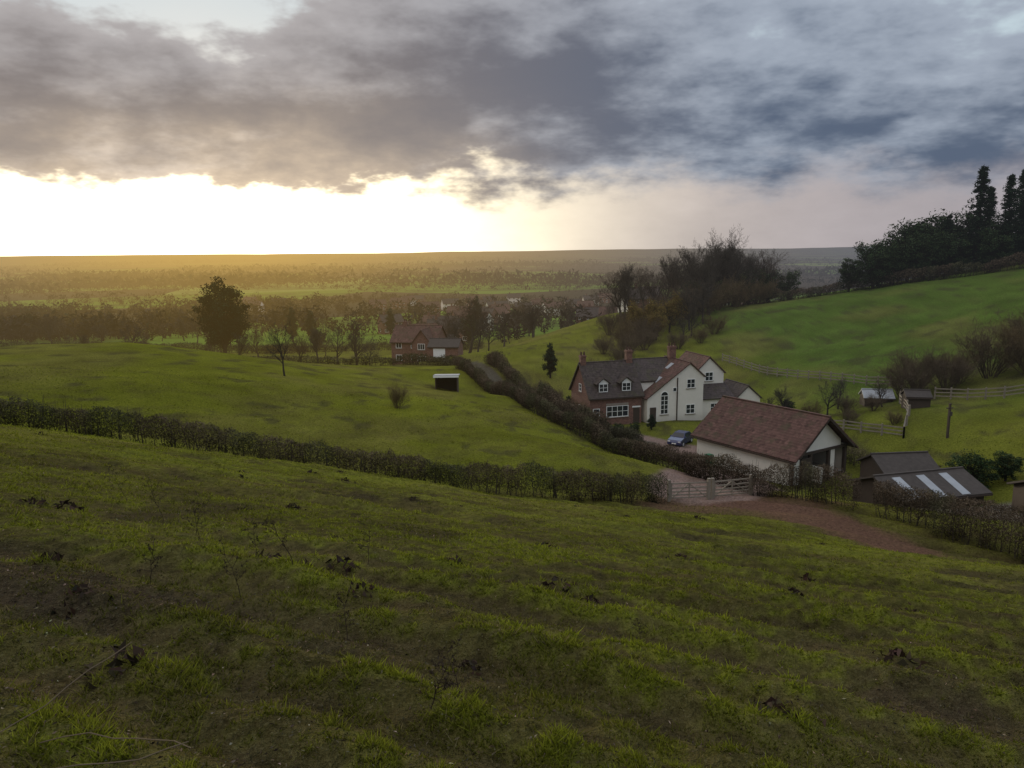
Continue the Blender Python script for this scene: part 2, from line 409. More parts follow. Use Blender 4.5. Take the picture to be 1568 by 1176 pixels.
def conifer_mesh(name, seed, H, W, col=(.018, .03, .016)):
    g = np.random.default_rng(seed); parts = []
    v, f_ = tubes(np.array([[0, 0, -.4]]), np.array([[0, 0, H]]), np.array([H*.018]), np.array([.03]), 7); parts.append((v, f_, np.array((.045, .03, .022))))
    nw = 34; P0 = []; P1 = []
    for i in range(nw):
        t = (i+g.uniform(0, .8))/nw; z = H*(.05+.93*t)
        for j in range(8):
            a = g.uniform(0, 6.283); l = W/2*((1-t)**.8)*g.uniform(.45, 1.15)+.25
            P0.append((0, 0, z)); P1.append((math.cos(a)*l, math.sin(a)*l, z-l*g.uniform(-.05, .35)))
    P0 = np.array(P0); P1 = np.array(P1)
    v, f_ = tubes(P0, P1, np.full(len(P0), .05), np.full(len(P0), .015), 3); parts.append((v, f_, np.array((.03, .025, .02))))
    k = 18; t = g.uniform(.1, 1.05, (len(P0), k, 1))
    C = (P0[:, None]*(1-t)+P1[:, None]*t+g.normal(size=(len(P0), k, 3))*np.array([.3, .3, .18])).reshape(-1, 3)
    v, f_ = cards(C, g.uniform(.3, .6, len(C)), .22, g, np.array([1, 1, .5]))
    parts.append((v, f_, jit(col, len(C), g, .4)))
    V, F, T = join(parts); return np_mesh(name, V, F, M_leaf, T)

BARE = [bare_mesh('bare_tree_a', 11, 10), bare_mesh('bare_tree_b', 12, 10, spread=1.05, lim=.46), bare_mesh('bare_tree_c', 13, 10, kids=(10, 6, 5, 4, 3), spread=.75, lim=.36),
        bare_mesh('bare_tree_d', 14, 10, twig=(.066, .050, .038), spread=1.0, trunk=.5)]
SHRUB = [bare_mesh('shrub_a', 21, 5, kids=(7, 5, 4, 3), stems=18, bark=(.085, .065, .038), twig=(.125, .092, .050), tw=.007, lo0=.15),
         bare_mesh('shrub_b', 22, 5, kids=(7, 5, 4, 3), stems=20, bark=(.08, .062, .042), twig=(.095, .072, .048), tw=.007, lo0=.15)]
BEECH = bare_mesh('bronze_tree_m', 31, 7, kids=(10, 7, 5, 4), trunk=.5, spread=1.0, leaf=(.165, .120, .038), nleaf=9000)
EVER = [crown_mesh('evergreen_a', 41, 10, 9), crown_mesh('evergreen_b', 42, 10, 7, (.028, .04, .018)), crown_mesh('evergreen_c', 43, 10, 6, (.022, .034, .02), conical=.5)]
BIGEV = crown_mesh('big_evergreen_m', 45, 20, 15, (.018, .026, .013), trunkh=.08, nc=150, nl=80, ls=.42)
CONI = [conifer_mesh('conifer_a', 51, 20, 10), conifer_mesh('conifer_b', 52, 20, 8.5), conifer_mesh('conifer_c', 53, 20, 11.5)]
def plant(name, me, base_h, x, y, H, w=1., rz=None, dz=0.):
    s = H/base_h
    add(name, me, (x, y, Z(x, y)+dz), rz if rz is not None else random.uniform(0, 6.28), (s*w, s*w, s))

# lone trees of the near fields
plant('bare_tree', BARE[1], 10, -25.3, 85, 6.6, .8)
plant('bare_tree', SHRUB[0], 5, -11.6, 76, 3.0, .9, rz=1.)
plant('evergreen_tree', BIGEV, 20, -79, 212, 21.5, .95)
# dark crest conifers
for i, (x, y, H, k) in enumerate([(97,163,21.5,0),(99.8,158,18.5,1),(105,160,21,1),(108,154,25,0),(113,162,21,2),(118,155,24,1),(93.5,168,13,2),(102,168,17,1),(124,160,24,0),(109,168,20,2),(115,150,23,2)]):
    plant('conifer_tree', CONI[k], 20, x, y, H, .85)
for i, (x, y, H, k) in enumerate([(79.5,171,11,0),(82,174,10,1),(84.5,173,12,0),(87,171,13,1),(89.5,173,14,0),(92,174,14.5,1),(95,173,15,0),(83,169,9,0),(88,166,10,0),(93,165,10,0),(97,168,13,1),(76.5,176,8,1),(101,163,11,0),(106,158,10,0),(98,158,9,0),(112,152,10,0),(86,169,11,1),(91,169,11,0)]):
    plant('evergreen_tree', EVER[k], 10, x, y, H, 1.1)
# copse behind the house
g = np.random.default_rng(5)
for i in range(36):
    t = g.random(); x = 25+t*40+g.normal()*2; y = 172+t*26+g.uniform(-9, 28)
    plant('bare_tree', BARE[i % 4], 10, x, y, g.uniform(10, 14.5)+3*math.exp(-((x-52)/9)**2), g.uniform(.85, 1.1))
for (x, y, H) in [(52.5,196,20),(55,199,21),(49,202,18.5),(58,203,18)]: plant('bare_tree', BARE[int(x) % 3], 10, x, y, H, .75)
for (x, y, H) in [(30,158,8.5),(26.5,160,8),(33,161,9),(29,154,6.5)]: plant('bronze_beech_tree', BEECH, 7, x, y, H, 1.05)
for (x, y, H) in [(37,160,10),(41,165,11),(36,154,7),(33,148,6)]: plant('bare_tree', BARE[int(x) % 4], 10, x, y, H, 1.1)
for (x, y, H, k) in [(60,196,10,0),(63,193,8,1),(57,190,8,1),(42,178,8,0),(50,186,7,1),(6.3,125,5.6,2),(66,200,9,0),(70,196,8,0)]: plant('evergreen_tree', EVER[k], 10, x, y, H, 1.0)
for (x, y, H) in [(21,165,6),(24,158,6),(22,150,6),(27,152,6),(17,142,4),(35,168,9),(39,172,9),(44,176,9),(19,133,4.5),(29,165,8),(48,182,9),(54,186,9),(60,188,8),(25,145,5),(21,139,5),(14,128,3.5),(31,143,4),(36,146,4),(40,152,5)]:
    plant('bare_shrub', SHRUB[int(x) % 2], 5, x, y, H, 1.2)
# right-hand shrubs and garden plants
for (x, y, H) in [(47.0,91,5.4),(49.5,93,6),(51.5,90,5.6),(54,92,5.2),(57,91,7.2),(60,88,8),(63.5,92,7.5)]: plant('willow_shrub', SHRUB[int(x) % 2], 5, x, y, H, 1.15)
for (x, y, H) in [(34,93,4.5),(37,89,5),(40,93,4.2),(32,96,3.8),(43,88,3.4)]: plant('bare_tree', BARE[int(x) % 4], 10, x, y, H, 1.1)
for (x, y, H) in [(36,91,2.6),(39,88.5,2.6),(34.5,87,2.),(33,91.5,2.4),(8,100,3),(5.5,108,3.6),(3,112,3),(9.5,97,2.2),(41,86,2.2),(37,83,2.0),(40,79,1.8)]: plant('bare_shrub', SHRUB[int(x) % 2], 5, x, y, H, 1.3)
for (x, y, H, k) in [(37.5,61,3.4,0),(40,60.5,2.6,1),(8.0,107,2.6,2),(6,111,2.4,0),(9.4,99.5,1.5,0),(11.5,96.8,1.4,1),(13.5,95.5,1.3,0),(15.5,95.5,1.6,1),(18.0,97.6,2.0,2),(14.5,93.5,1.2,0),(12.5,94.3,1.1,0),(33,99,2.2,0),(36,99,2.,1)]:
    plant('evergreen_bush', EVER[k], 10, x, y, H, 1.5)

# ------------------------------------------------------------------ hedges
def along(path, n, g):
    P = np.array(path, float); sl = np.hypot(*(P[1:]-P[:-1]).T); cum = np.concatenate([[0], np.cumsum(sl)])
    s = g.uniform(0, cum[-1], n); i = np.clip(np.searchsorted(cum, s)-1, 0, len(sl)-1)
    t = ((s-cum[i])/sl[i])[:, None]; d = unit(P[i+1]-P[i])
    return P[i]*(1-t)+P[i+1]*t, np.stack([-d[:, 1], d[:, 0]], 1), s, cum[-1]
def hedge(name, path, H, W, dens=900, leaf=.07, seed=1, col=(.070, .053, .036), col2=(.054, .052, .028), stems=7, thin=.30, rough=.5):
    g = np.random.default_rng(seed)
    P = np.array(path); Lt = np.hypot(*(P[1:]-P[:-1]).T).sum()
    n = int(Lt*dens)
    c, nr, s, _ = along(path, n, g)
    hh = H*(1-rough*.55+rough*fbm(s*.3+seed*7, s*0+seed, 4)*1.2)*(1+.22*(vnoise(s*2.2, s*0+seed)-.5))
    t = 1-g.random(n)**1.1*.99
    ww = W*(.7+.6*fbm(s*.5, s*0+3.3+seed, 2))*(.55+.5*np.sin(np.pi*np.clip(t, 0, 1)**.8*.9))
    gap = vnoise(s*1.3+50, s*0+seed*3.) ; keep = (t > thin) | (gap < .45) | (g.random(n) < .2)
    off = g.uniform(-1, 1, n)*ww/2
    wander = .35*(fbm(s*.25, s*0+seed*5., 3)-.5)*W
    xy = c+nr*(off+wander)[:, None]
    z = zat(xy[:, 0], xy[:, 1])+t*hh+g.normal(size=n)*.05
    C = np.column_stack([xy, z])[keep]; m_ = len(C)
    v, f_ = cards(C, leaf*g.uniform(.5, 1.5, m_), leaf*.4, g)
    mw = sstep(.42, .58, fbm(s*.5, s*0+9, 3)[keep])[:, None]
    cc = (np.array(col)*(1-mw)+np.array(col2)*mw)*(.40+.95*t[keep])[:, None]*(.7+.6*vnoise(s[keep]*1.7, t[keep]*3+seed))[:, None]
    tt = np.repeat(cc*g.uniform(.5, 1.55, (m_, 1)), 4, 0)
    parts = [(v, f_, tt)]
    ns = int(Lt*stems); c, nr, s, _ = along(path, ns, g)
    b0 = c+nr*g.uniform(-.3, .3, (ns, 1))*W; zz = zat(b0[:, 0], b0[:, 1])
    P0 = np.column_stack([b0, zz-.1]); P1 = np.column_stack([b0+g.normal(size=(ns, 2))*.22, zz+H*g.uniform(.6, 1.25, ns)])
    v, f_ = tubes(P0, P1, g.uniform(.012, .035, ns), np.full(ns, .006), 4); parts.append((v, f_, np.array((.060, .050, .038))))
    V, F, T = join(parts)
    return add(name, np_mesh(name, V, F, M_leaf, T))
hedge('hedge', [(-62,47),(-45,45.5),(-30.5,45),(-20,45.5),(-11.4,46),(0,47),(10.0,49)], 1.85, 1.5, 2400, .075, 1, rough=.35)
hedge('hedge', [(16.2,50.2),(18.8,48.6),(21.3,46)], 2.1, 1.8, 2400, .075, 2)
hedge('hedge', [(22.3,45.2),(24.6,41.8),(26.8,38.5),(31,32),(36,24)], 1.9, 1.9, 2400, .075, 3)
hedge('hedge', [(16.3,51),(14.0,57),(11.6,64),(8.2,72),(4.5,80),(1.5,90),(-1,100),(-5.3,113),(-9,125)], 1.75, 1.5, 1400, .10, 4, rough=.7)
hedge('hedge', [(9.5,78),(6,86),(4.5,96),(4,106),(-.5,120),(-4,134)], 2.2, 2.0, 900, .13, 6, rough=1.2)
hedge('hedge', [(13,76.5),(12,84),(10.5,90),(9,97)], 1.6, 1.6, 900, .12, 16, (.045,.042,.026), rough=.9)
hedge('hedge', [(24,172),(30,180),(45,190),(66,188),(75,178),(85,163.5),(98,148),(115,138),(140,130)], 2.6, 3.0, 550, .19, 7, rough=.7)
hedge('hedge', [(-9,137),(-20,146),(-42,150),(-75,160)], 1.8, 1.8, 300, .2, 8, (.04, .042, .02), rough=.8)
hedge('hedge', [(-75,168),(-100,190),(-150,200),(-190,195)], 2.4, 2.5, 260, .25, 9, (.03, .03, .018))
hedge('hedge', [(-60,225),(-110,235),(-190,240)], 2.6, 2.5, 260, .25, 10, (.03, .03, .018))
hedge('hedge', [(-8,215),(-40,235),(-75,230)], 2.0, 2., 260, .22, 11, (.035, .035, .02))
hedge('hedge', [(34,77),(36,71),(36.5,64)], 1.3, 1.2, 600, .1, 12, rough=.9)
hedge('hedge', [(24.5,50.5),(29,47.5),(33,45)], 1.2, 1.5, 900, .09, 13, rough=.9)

# ------------------------------------------------------------------ distant woodland and hedgerow trees
def far_trees(name, X, Y, Hh, nf, g, cols, wr=(.32, .55)):
    n = len(X); zz = zat(X, Y)
    U = unit(g.normal(size=(n, nf, 3)))*g.uniform(.3, 1., (n, nf, 1))**.5
    W = Hh*g.uniform(*wr, n)
    C = np.stack([X[:, None]+U[..., 0]*W[:, None], Y[:, None]+U[..., 1]*W[:, None], zz[:, None]+Hh[:, None]*(.5+.48*U[..., 2])], -1).reshape(-1, 3)
    s = np.repeat(Hh*(1.1/np.sqrt(nf)), nf)*g.uniform(.5, 1.3, n*nf)
    v, f_ = cards(C, s, s*.6, g)
    ci = g.integers(0, len(cols), n)
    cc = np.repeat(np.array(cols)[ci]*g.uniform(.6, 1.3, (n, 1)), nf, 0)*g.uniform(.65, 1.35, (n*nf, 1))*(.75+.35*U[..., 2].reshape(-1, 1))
    parts = [(v, f_, np.repeat(cc, 4, 0))]
    P0 = np.column_stack([X, Y, zz-.5]); P1 = np.column_stack([X, Y, zz+Hh*.6])
    v, f_ = tubes(P0, P1, Hh*.025, Hh*.01, 3); parts.append((v, f_, np.array((.03, .025, .02))))
    V, F, T = join(parts); add(name, np_mesh(name, V, F, M_leaf, T))
BROWN = [(.038, .033, .027), (.044, .036, .028), (.030, .029, .022), (.022, .028, .016), (.036, .030, .024), (.016, .022, .013)]
DARK = [tuple(c_*.72 for c_ in q_) for q_ in BROWN]
g = np.random.default_rng(77)
X = []; Y = []; Hh = []
def row(x0, y0, ang, L, step, h0, h1):
    n = max(int(L/step), 2); s = np.linspace(0, L, n)+g.normal(size=n)*step*.4
    hs = g.uniform(h0, h1, n)*np.where(g.random(n) < .35, g.uniform(.3, .6, n), 1.)
    X.extend(x0+np.cos(ang)*s+g.normal(size=n)*2); Y.extend(y0+np.sin(ang)*s+g.normal(size=n)*2); Hh.extend(hs)
for i in range(85):
    d = math.exp(g.uniform(math.log(300), math.log(900))); u = g.uniform(-.8, .8)
    L = g.uniform(40, 190); row(u*d-L/2, d, g.normal()*.12, L, g.uniform(3.5, 8), 2.0, g.choice([3, 5, 8, 12]))
for i in range(20):   # woods, mostly on the left
    d = g.uniform(275, 560); u = g.uniform(-.8, -.30)
    for k in range(4): row(u*d-30, d+k*9, g.normal()*.1, g.uniform(40, 90), 6, 4, 11)
for i in range(60):   # garden trees of the village
    d = g.uniform(215, 520); u = g.uniform(-.2, .2)
    row(u*d, d, g.normal()*.6, g.uniform(5, 25), 5, 3, 10)
X = np.array(X); Y = np.array(Y); Hh = np.array(Hh)
k_ = ~((X > 10) & (Y < 260))
far_trees('distant_trees', X[k_], Y[k_], Hh[k_], 70, g, BROWN)
X = []; Y = []; Hh = []
for i in range(120):   # hedgerows
    d = math.exp(g.uniform(math.log(850), math.log(11000))); u = g.uniform(-.85, .85)
    L = g.uniform(150, 800)*(d/1000)**.6
    row(u*d-L/2, d, g.normal()*.05, L, 8*(d/1000)**.5, 3, 8)
for i in range(60):   # woods on the plain
    d = math.exp(g.uniform(math.log(900), math.log(9000))); u = g.uniform(-.85, .85)
    for k in range(4): row(u*d-90+g.normal()*20, d+k*20, g.normal()*.05, g.uniform(80, 300)*(d/1000)**.6, 11*(d/1000)**.3, 8, 17)
far_trees('distant_woodland', np.array(X), np.array(Y), np.array(Hh)*(1+np.array(Y)/9000), 13, g, DARK, (.7, 1.2))
# individual valley trees
for (x, y, H, k, w) in [(-70,270,11,2,.9),(-78,275,12,2,.9),(-47,300,10,2,1),(-13,290,14,2,.8),(2,300,9,1,1),(-60,240,7,1,1.1),(-13,235,10,1,.9),(6,262,8,1,1)]:
    plant('evergreen_tree', EVER[k], 10, x, y, H, w)
for i in range(50):
    d = g.uniform(190, 340); u = g.uniform(-.62, .14)
    x, y = u*d, d
    if -40 < x < 5 and d < 195: continue
    plant('bare_tree', BARE[i % 4], 10, x, y, g.uniform(4, 11), g.uniform(.9, 1.2))
for (x, y, H) in [(-62,172,8),(-32,158,8),(-37,162,10),(-29,156,6),(-5,165,8),(-13,176,10),(-11,200,15),(-15,205,12),(-2,205,9),(6,215,8),(-8,182,10),(-13,160,5.5),(-42,166,9),(-47,172,8),(-36,178,12),(-25,184,11)]:
    plant('bare_tree', BARE[int(abs(x)) % 4], 10, x, y, H, 1.05)

# ------------------------------------------------------------------ building kit
class MB:
    def __init__(s): s.v = []; s.f = []; s.mi = []; s.mats = []
    def mat(s, m_):
        if m_ not in s.mats: s.mats.append(m_)
        return s.mats.index(m_)
    def face(s, pts, m_):
        i = len(s.v); s.v += [tuple(p) for p in pts]; s.f.append(tuple(range(i, i+len(pts)))); s.mi.append(s.mat(m_))
    def hexa(s, P, m_):
        for q in ((0, 3, 2, 1), (4, 5, 6, 7), (0, 1, 5, 4), (1, 2, 6, 5), (2, 3, 7, 6), (3, 0, 4, 7)): s.face([P[i] for i in q], m_)
    def box(s, x0, x1, y0, y1, z0, z1, m_):
        s.hexa([(x0, y0, z0), (x1, y0, z0), (x1, y1, z0), (x0, y1, z0), (x0, y0, z1), (x1, y0, z1), (x1, y1, z1), (x0, y1, z1)], m_)
    def slab(s, a, b_, c, d, t, m_):
        P = [Vector(q) for q in (a, b_, c, d)]
        n = (P[1]-P[0]).cross(P[3]-P[0]).normalized()
        if n.z < 0: n = -n
        s.hexa([*P, *[q+n*t for q in P]], m_)
    def gableX(s, x0, x1, y0, y1, z0, ze, zr, wall, roof, oh=.3, yr=None, barge=None):
        """ridge along x"""
        yr = (y0+y1)/2 if yr is None else yr
        s.face([(x0, y0, z0), (x1, y0, z0), (x1, y0, ze), (x0, y0, ze)], wall); s.face([(x1, y1, z0), (x0, y1, z0), (x0, y1, ze), (x1, y1, ze)], wall)
        for x in (x0, x1): s.face([(x, y0, z0), (x, y1, z0), (x, y1, ze), (x, yr, zr), (x, y0, ze)], wall)
        a = (zr-ze)/(yr-y0); b_ = (zr-ze)/(y1-yr)
        s.slab((x0-oh, y0-oh, ze-oh*a+.02), (x1+oh, y0-oh, ze-oh*a+.02), (x1+oh, yr, zr+.02), (x0-oh, yr, zr+.02), .13, roof)
        s.slab((x0-oh, y1+oh, ze-oh*b_+.025), (x1+oh, y1+oh, ze-oh*b_+.025), (x1+oh, yr+.02, zr+.025), (x0-oh, yr+.02, zr+.025), .13, roof)
        s.box(x0-oh, x1+oh, yr-.1, yr+.1, zr+.06, zr+.24, roof)
        s.box(x0-oh, x1+oh, y0-oh-.1, y0-oh+.02, ze-oh*a-.06, ze-oh*a+.06, M_timber)
    def gableY(s, x0, x1, y0, y1, z0, zl, zrr, zr, xr, wall, roof, oh=.3):
        """ridge along y, gable faces -y, eaves zl (left) zrr (right)"""
        s.face([(x0, y0, z0), (x0, y1, z0), (x0, y1, zl), (x0, y0, zl)], wall); s.face([(x1, y1, z0), (x1, y0, z0), (x1, y0, zrr), (x1, y1, zrr)], wall)
        for y in (y0, y1): s.face([(x0, y, z0), (x1, y, z0), (x1, y, zrr), (xr, y, zr), (x0, y, zl)], wall)
        a = (zr-zl)/(xr-x0); b_ = (zr-zrr)/(x1-xr)
        s.slab((x0-oh, y0-oh, zl-oh*a+.02), (x0-oh, y1+oh, zl-oh*a+.02), (xr, y1+oh, zr+.02), (xr, y0-oh, zr+.02), .13, roof)
        s.slab((x1+oh, y0-oh, zrr-oh*b_+.025), (x1+oh, y1+oh, zrr-oh*b_+.025), (xr+.02, y1+oh, zr+.025), (xr+.02, y0-oh, zr+.025), .13, roof)
        s.box(xr-.1, xr+.1, y0-oh, y1+oh, zr+.06, zr+.22, roof)
    def win(s, cx, cz, w, h, y, nx=2, nz=2, m_=None, ax='y', out=-1, sill=True):
        m_ = m_ or M_paint
        def bx(a0, a1, d0, d1, z0, z1, mm):
            d0, d1 = y+out*d0, y+out*d1
            d0, d1 = min(d0, d1), max(d0, d1)
            if ax == 'y': s.box(a0, a1, d0, d1, z0, z1, mm)
            else: s.box(d0, d1, a0, a1, z0, z1, mm)
        x0, x1, z0, z1 = cx-w/2, cx+w/2, cz-h/2, cz+h/2; t = .08
        bx(x0, x1, -.05, .012, z0, z1, M_glass)
        bx(x0-t, x0, -.02, .06, z0-t, z1+t, m_); bx(x1, x1+t, -.02, .06, z0-t, z1+t, m_)
        bx(x0, x1, -.02, .06, z1, z1+t, m_); bx(x0, x1, -.02, .06, z0-t, z0, m_)
        for i in range(1, nx): xx = x0+w*i/nx; bx(xx-.03, xx+.03, -.02, .045, z0, z1, m_)
        for i in range(1, nz): zz = z0+h*i/nz; bx(x0, x1, -.02, .04, zz-.025, zz+.025, m_)
        if sill: bx(x0-.16, x1+.16, -.02, .14, z0-t-.08, z0-t, M_stone)
    def chimney(s, x, y, z0, z1, m_, w=.45, pots=2):
        s.box(x-w, x+w, y-.35, y+.35, z0, z1, m_); s.box(x-w-.07, x+w+.07, y-.42, y+.42, z1-.25, z1-.1, m_)
        for i in range(pots):
            cx = x+(i-(pots-1)/2)*.42
            for k in range(8):
                a0, a1 = k*math.pi/4, (k+1)*math.pi/4; r0, r1 = .14, .11
                s.face([(cx+r0*math.cos(a0), y+r0*math.sin(a0), z1), (cx+r0*math.cos(a1), y+r0*math.sin(a1), z1), (cx+r1*math.cos(a1), y+r1*math.sin(a1), z1+.45), (cx+r1*math.cos(a0), y+r1*math.sin(a0), z1+.45)], M_clay)
    def build(s, name, loc, rz=0.):
        me = bpy.data.meshes.new(name); me.from_pydata(s.v, [], s.f)
        for m_ in s.mats: me.materials.append(m_)
        me.polygons.foreach_set('material_index', s.mi); me.update()
        return add(name, me, loc, rz)

# --- main house
m = MB()
Wd, Dp = 7.4, 7.0
m.gableX(0, Wd, 0, Dp, -.8, 3.9, 7.8, M_brick, M_slate, .3)
m.win(3.9, 1.75, 3.0, 1.35, 0, 4, 2); m.box(2.3, 5.5, -.045, .02, 2.58, 2.85, M_stone)
m.win(.9, 1.7, .8, 1.0, 0, 1, 2)
m.box(6.2, 7.1, -.04, .02, 0, 2.1, M_timber); m.box(6.05, 7.25, -.03, .02, 2.1, 2.3, M_paint)
for cx in (2.0, 5.3):     # dormers
    m.box(cx-.75, cx+.75, .3, 2.4, 4.0, 5.55, M_slate); m.win(cx, 4.95, 1.1, .95, .3, 2, 2, sill=False)
    m.slab((cx-1.0, .05, 5.4), (cx-1.0, 3.2, 5.4), (cx, 3.2, 6.2), (cx, .05, 6.2), .1, M_slate)
    m.slab((cx+1.0, .05, 5.405), (cx+1.0, 3.2, 5.405), (cx+.01, 3.2, 6.205), (cx+.01, .05, 6.205), .1, M_slate)
    m.face([(cx-.8, .28, 5.5), (cx+.8, .28, 5.5), (cx, .28, 6.12)], M_paint)
m.win(3.5, 1.6, .8, 1.1, 0, 1, 2, ax='x', out=-1); m.win(3.5, 4.6, .7, .9, 0, 1, 2, ax='x', out=-1)
m.chimney(.3, 3.5, 7.0, 9.0, M_brick, .36); m.chimney(7.0, 3.5, 7.3, 9.4, M_brick, .42, 2)
# link roof between wings
m.gableX(6.9, 14.6, 1.6, 8.4, -.8, 5.2, 7.7, M_white, M_slate, .05)
# white catslide gable
m.gableY(7.9, 16.2, -.7, 6.4, -.8, 3.3, 5.9, 7.7, 14.1, M_white, M_clay, .22)
m.win(14.3, 5.0, 1.1, 1.1, -.7, 2, 2); m.win(14.3, 1.5, 1.2, 1.15, -.7, 2, 2); m.win(11.9, 4.3, .45, .45, -.7, 1, 1, sill=False)
# tall arched stair window
m.win(10.4, 2.3, 1.0, 2.4, -.7, 2, 4)
for k in range(8):
    a0, a1 = math.pi*k/8, math.pi*(k+1)/8; r0, r1 = .5, .62
    q = lambda r, a, yy: (10.4+r*math.cos(a), yy, 3.58+r*math.sin(a))
    m.face([(10.4, -.73, 3.58), q(.5, a0, -.73), q(.5, a1, -.73)], M_glass)
    m.hexa([q(r0, a0, -.68), q(r1, a0, -.68), q(r1, a1, -.68), q(r0, a1, -.68), q(r0, a0, -.77), q(r1, a0, -.77), q(r1, a1, -.77), q(r0, a1, -.77)], M_paint)
m.box(8.3, 9.2, -.75, -.68, 0, 2.05, M_timber)
m.box(12.2, 12.34, -.82, -.72, 0, 5.9, M_timber)     # downpipe
# skylights on the catslide
for yy, tt in ((1.2, .35), (3.4, .35), (2.3, .72)):
    x_a = 7.9+(14.1-7.9)*tt; sl = (7.7-3.3)/(14.1-7.9); za = 3.3+sl*(x_a-7.9)+.19
    m.slab((x_a, yy, za), (x_a, yy+.8, za), (x_a+.95, yy+.8, za+.95*sl), (x_a+.95, yy, za+.95*sl), .05, M_sky_l)
m.chimney(14.1, 4.6, 7.2, 9.5, M_brick, .5, 3)
# second gable, set back
m.gableY(16.3, 20.9, 2.0, 8.5, -.8, 5.8, 5.8, 7.9, 18.6, M_white, M_clay, .22)
m.win(18.6, 5.3, 1.1, 1.1, 2.0, 2, 2)
# slate lean-to and little gable
m.box(16.3, 21.0, -.3, 1.98, -.8, 2.6, M_white)
m.slab((16.23, -.6, 2.55), (21.2, -.6, 2.55), (21.2, 1.97, 4.2), (16.23, 1.97, 4.2), .12, M_slate)
m.win(18.2, 1.4, 1.1, 1.0, -.3, 2, 2)
m.gableY(21.05, 25.0, -.9, 4.5, -.8, 2.4, 2.4, 4.1, 23.0, M_white, M_slate, .2)
m.win(23.0, 1.3, 1.0, 1.0, -.9, 2, 2)
m.build('country_house', (10.2, 99.5, -22.95), R(16))

# --- garage barn
m = MB()
L_, W_ = 12.0, 8.4
m.face([(0, 0, -1.5), (L_, 0, -1.5), (L_, 0, 2.7), (0, 0, 2.7)], M_white)
m.face([(0, W_, -1.5), (L_, W_, -1.5), (L_, W_, 2.7), (0, W_, 2.7)], M_white)
m.face([(0, 0, -1.5), (0, W_, -1.5), (0, W_, 2.7), (0, W_/2, 5.9), (0, 0, 2.7)], M_white)
sl = 3.2/(W_/2); oh = .55
m.slab((-.4, -oh, 2.7-oh*sl+.02), (L_+.9, -oh, 2.7-oh*sl+.02), (L_+.9, W_/2, 5.92), (-.4, W_/2, 5.92), .14, M_clay)
m.slab((-.4, W_+oh, 2.7-oh*sl+.025), (L_+.9, W_+oh, 2.7-oh*sl+.025), (L_+.9, W_/2+.02, 5.925), (-.4, W_/2+.02, 5.925), .14, M_clay)
m.box(-.4, L_+.9, W_/2-.13, W_/2+.13, 5.95, 6.17, M_clay)
m.box(-.4, L_+.9, -oh-.12, -oh+.0, 2.15, 2.28, M_timber)
m.face([(L_, 1.0, 2.75), (L_, W_-1.0, 2.75), (L_, W_-1.0, 3.3), (L_, W_/2, 5.75), (L_, 1.0, 3.3)], M_white)    # gable infill
m.box(L_-.03, L_+.12, 0, W_, 2.5, 2.75, M_timber)
for (a, b_, c, d) in ((0, 2.6, W_/2, 5.9), (W_, 2.6, W_/2, 5.9)):
    m.hexa([(L_+.8, a, b_-.1), (L_+.9, a, b_-.1), (L_+.9, c, d-.1), (L_+.8, c, d-.1), (L_+.8, a, b_+.12), (L_+.9, a, b_+.12), (L_+.9, c, d+.12), (L_+.8, c, d+.12)], M_timber)
for yy in (0.0, 2.7, 5.5, W_-.3):
    m.box(L_-.25, L_+.05, yy, yy+.3, -.3, 2.5, M_timber)
m.box(L_-.3, L_-.06, .3, 1.25, -.3, 2.49, M_white); m.box(L_-.3, L_-.06, 5.8, 6.6, -.3, 2.49, M_white)
m.box(L_+.06, L_+.14, 1.3, 2.6, .1, 2.2, M_timber)
m.box(L_-.3, L_+.9, 3.2, 3.5, -.3, 1.2, M_white)
m.face([(3, .2, 0), (3, W_-.2, 0), (3, W_-.2, 2.6), (3, .2, 2.6)], M_inside)
m.face([(3, .2, 2.6), (L_, .2, 2.6), (L_, W_-.2, 2.6), (3, W_-.2, 2.6)], M_inside)
m.face([(0, .2, .02), (L_, .2, .02), (L_, W_-.2, .02), (0, W_-.2, .02)], M_stone)
m.face([(3, .03, 0), (L_-.3, .03, 0), (L_-.3, .03, 2.6), (3, .03, 2.6)], M_inside)
BA = math.atan2(-10, 6.4)
m.build('garage_barn', (19.7, 80.3, -22.0), BA)

# --- low farm shed with clear roof strips
m = MB()
m.gableX(0, 7.6, 0, 5.2, -1.2, 1.9, 2.9, M_timber, M_sheet, .35)
s_ = 1.0/2.6
for xx in (1.0, 3.2, 5.3):
    m.slab((xx, -.28, 1.9-.28*s_+.16), (xx+.75, -.28, 1.9-.28*s_+.16), (xx+.75, 2.2, 1.9+2.2*s_+.16), (xx, 2.2, 1.9+2.2*s_+.16), .03, M_sky_l)
m.build('farm_shed', (28.7, 55.0, -20.5), R(14))
m = MB(); m.gableX(0, 4.6, 0, 4, -1, 1.9, 2.9, M_timber, M_sheet, .3); m.build('timber_shed', (31.5, 63.0, -20.8), R(5))
m = MB(); m.gableX(0, 5.5, 0, 3.6, -1, 1.6, 2.3, M_timber, M_sheet, .3); m.box(1.5, 2.4, -.04, .02, 0, 1.5, M_fence); m.build('timber_shed', (34.6, 48.2, Z(36.5, 49)-.5), R(-4))
m = MB(); m.gableX(0, 3.2, 0, 2.6, -.5, 1.0, 1.7, M_timber, M_sky_l, .15); m.build('garden_shed', (42.3, 91.0, Z(42.5, 91)), R(-12))
m = MB(); m.gableX(0, 2.4, 0, 2.0, -.5, 1.3, 1.8, M_timber, M_sheet, .15); m.build('hen_house', (43.2, 83.0, Z(43.6, 83)), R(-12))
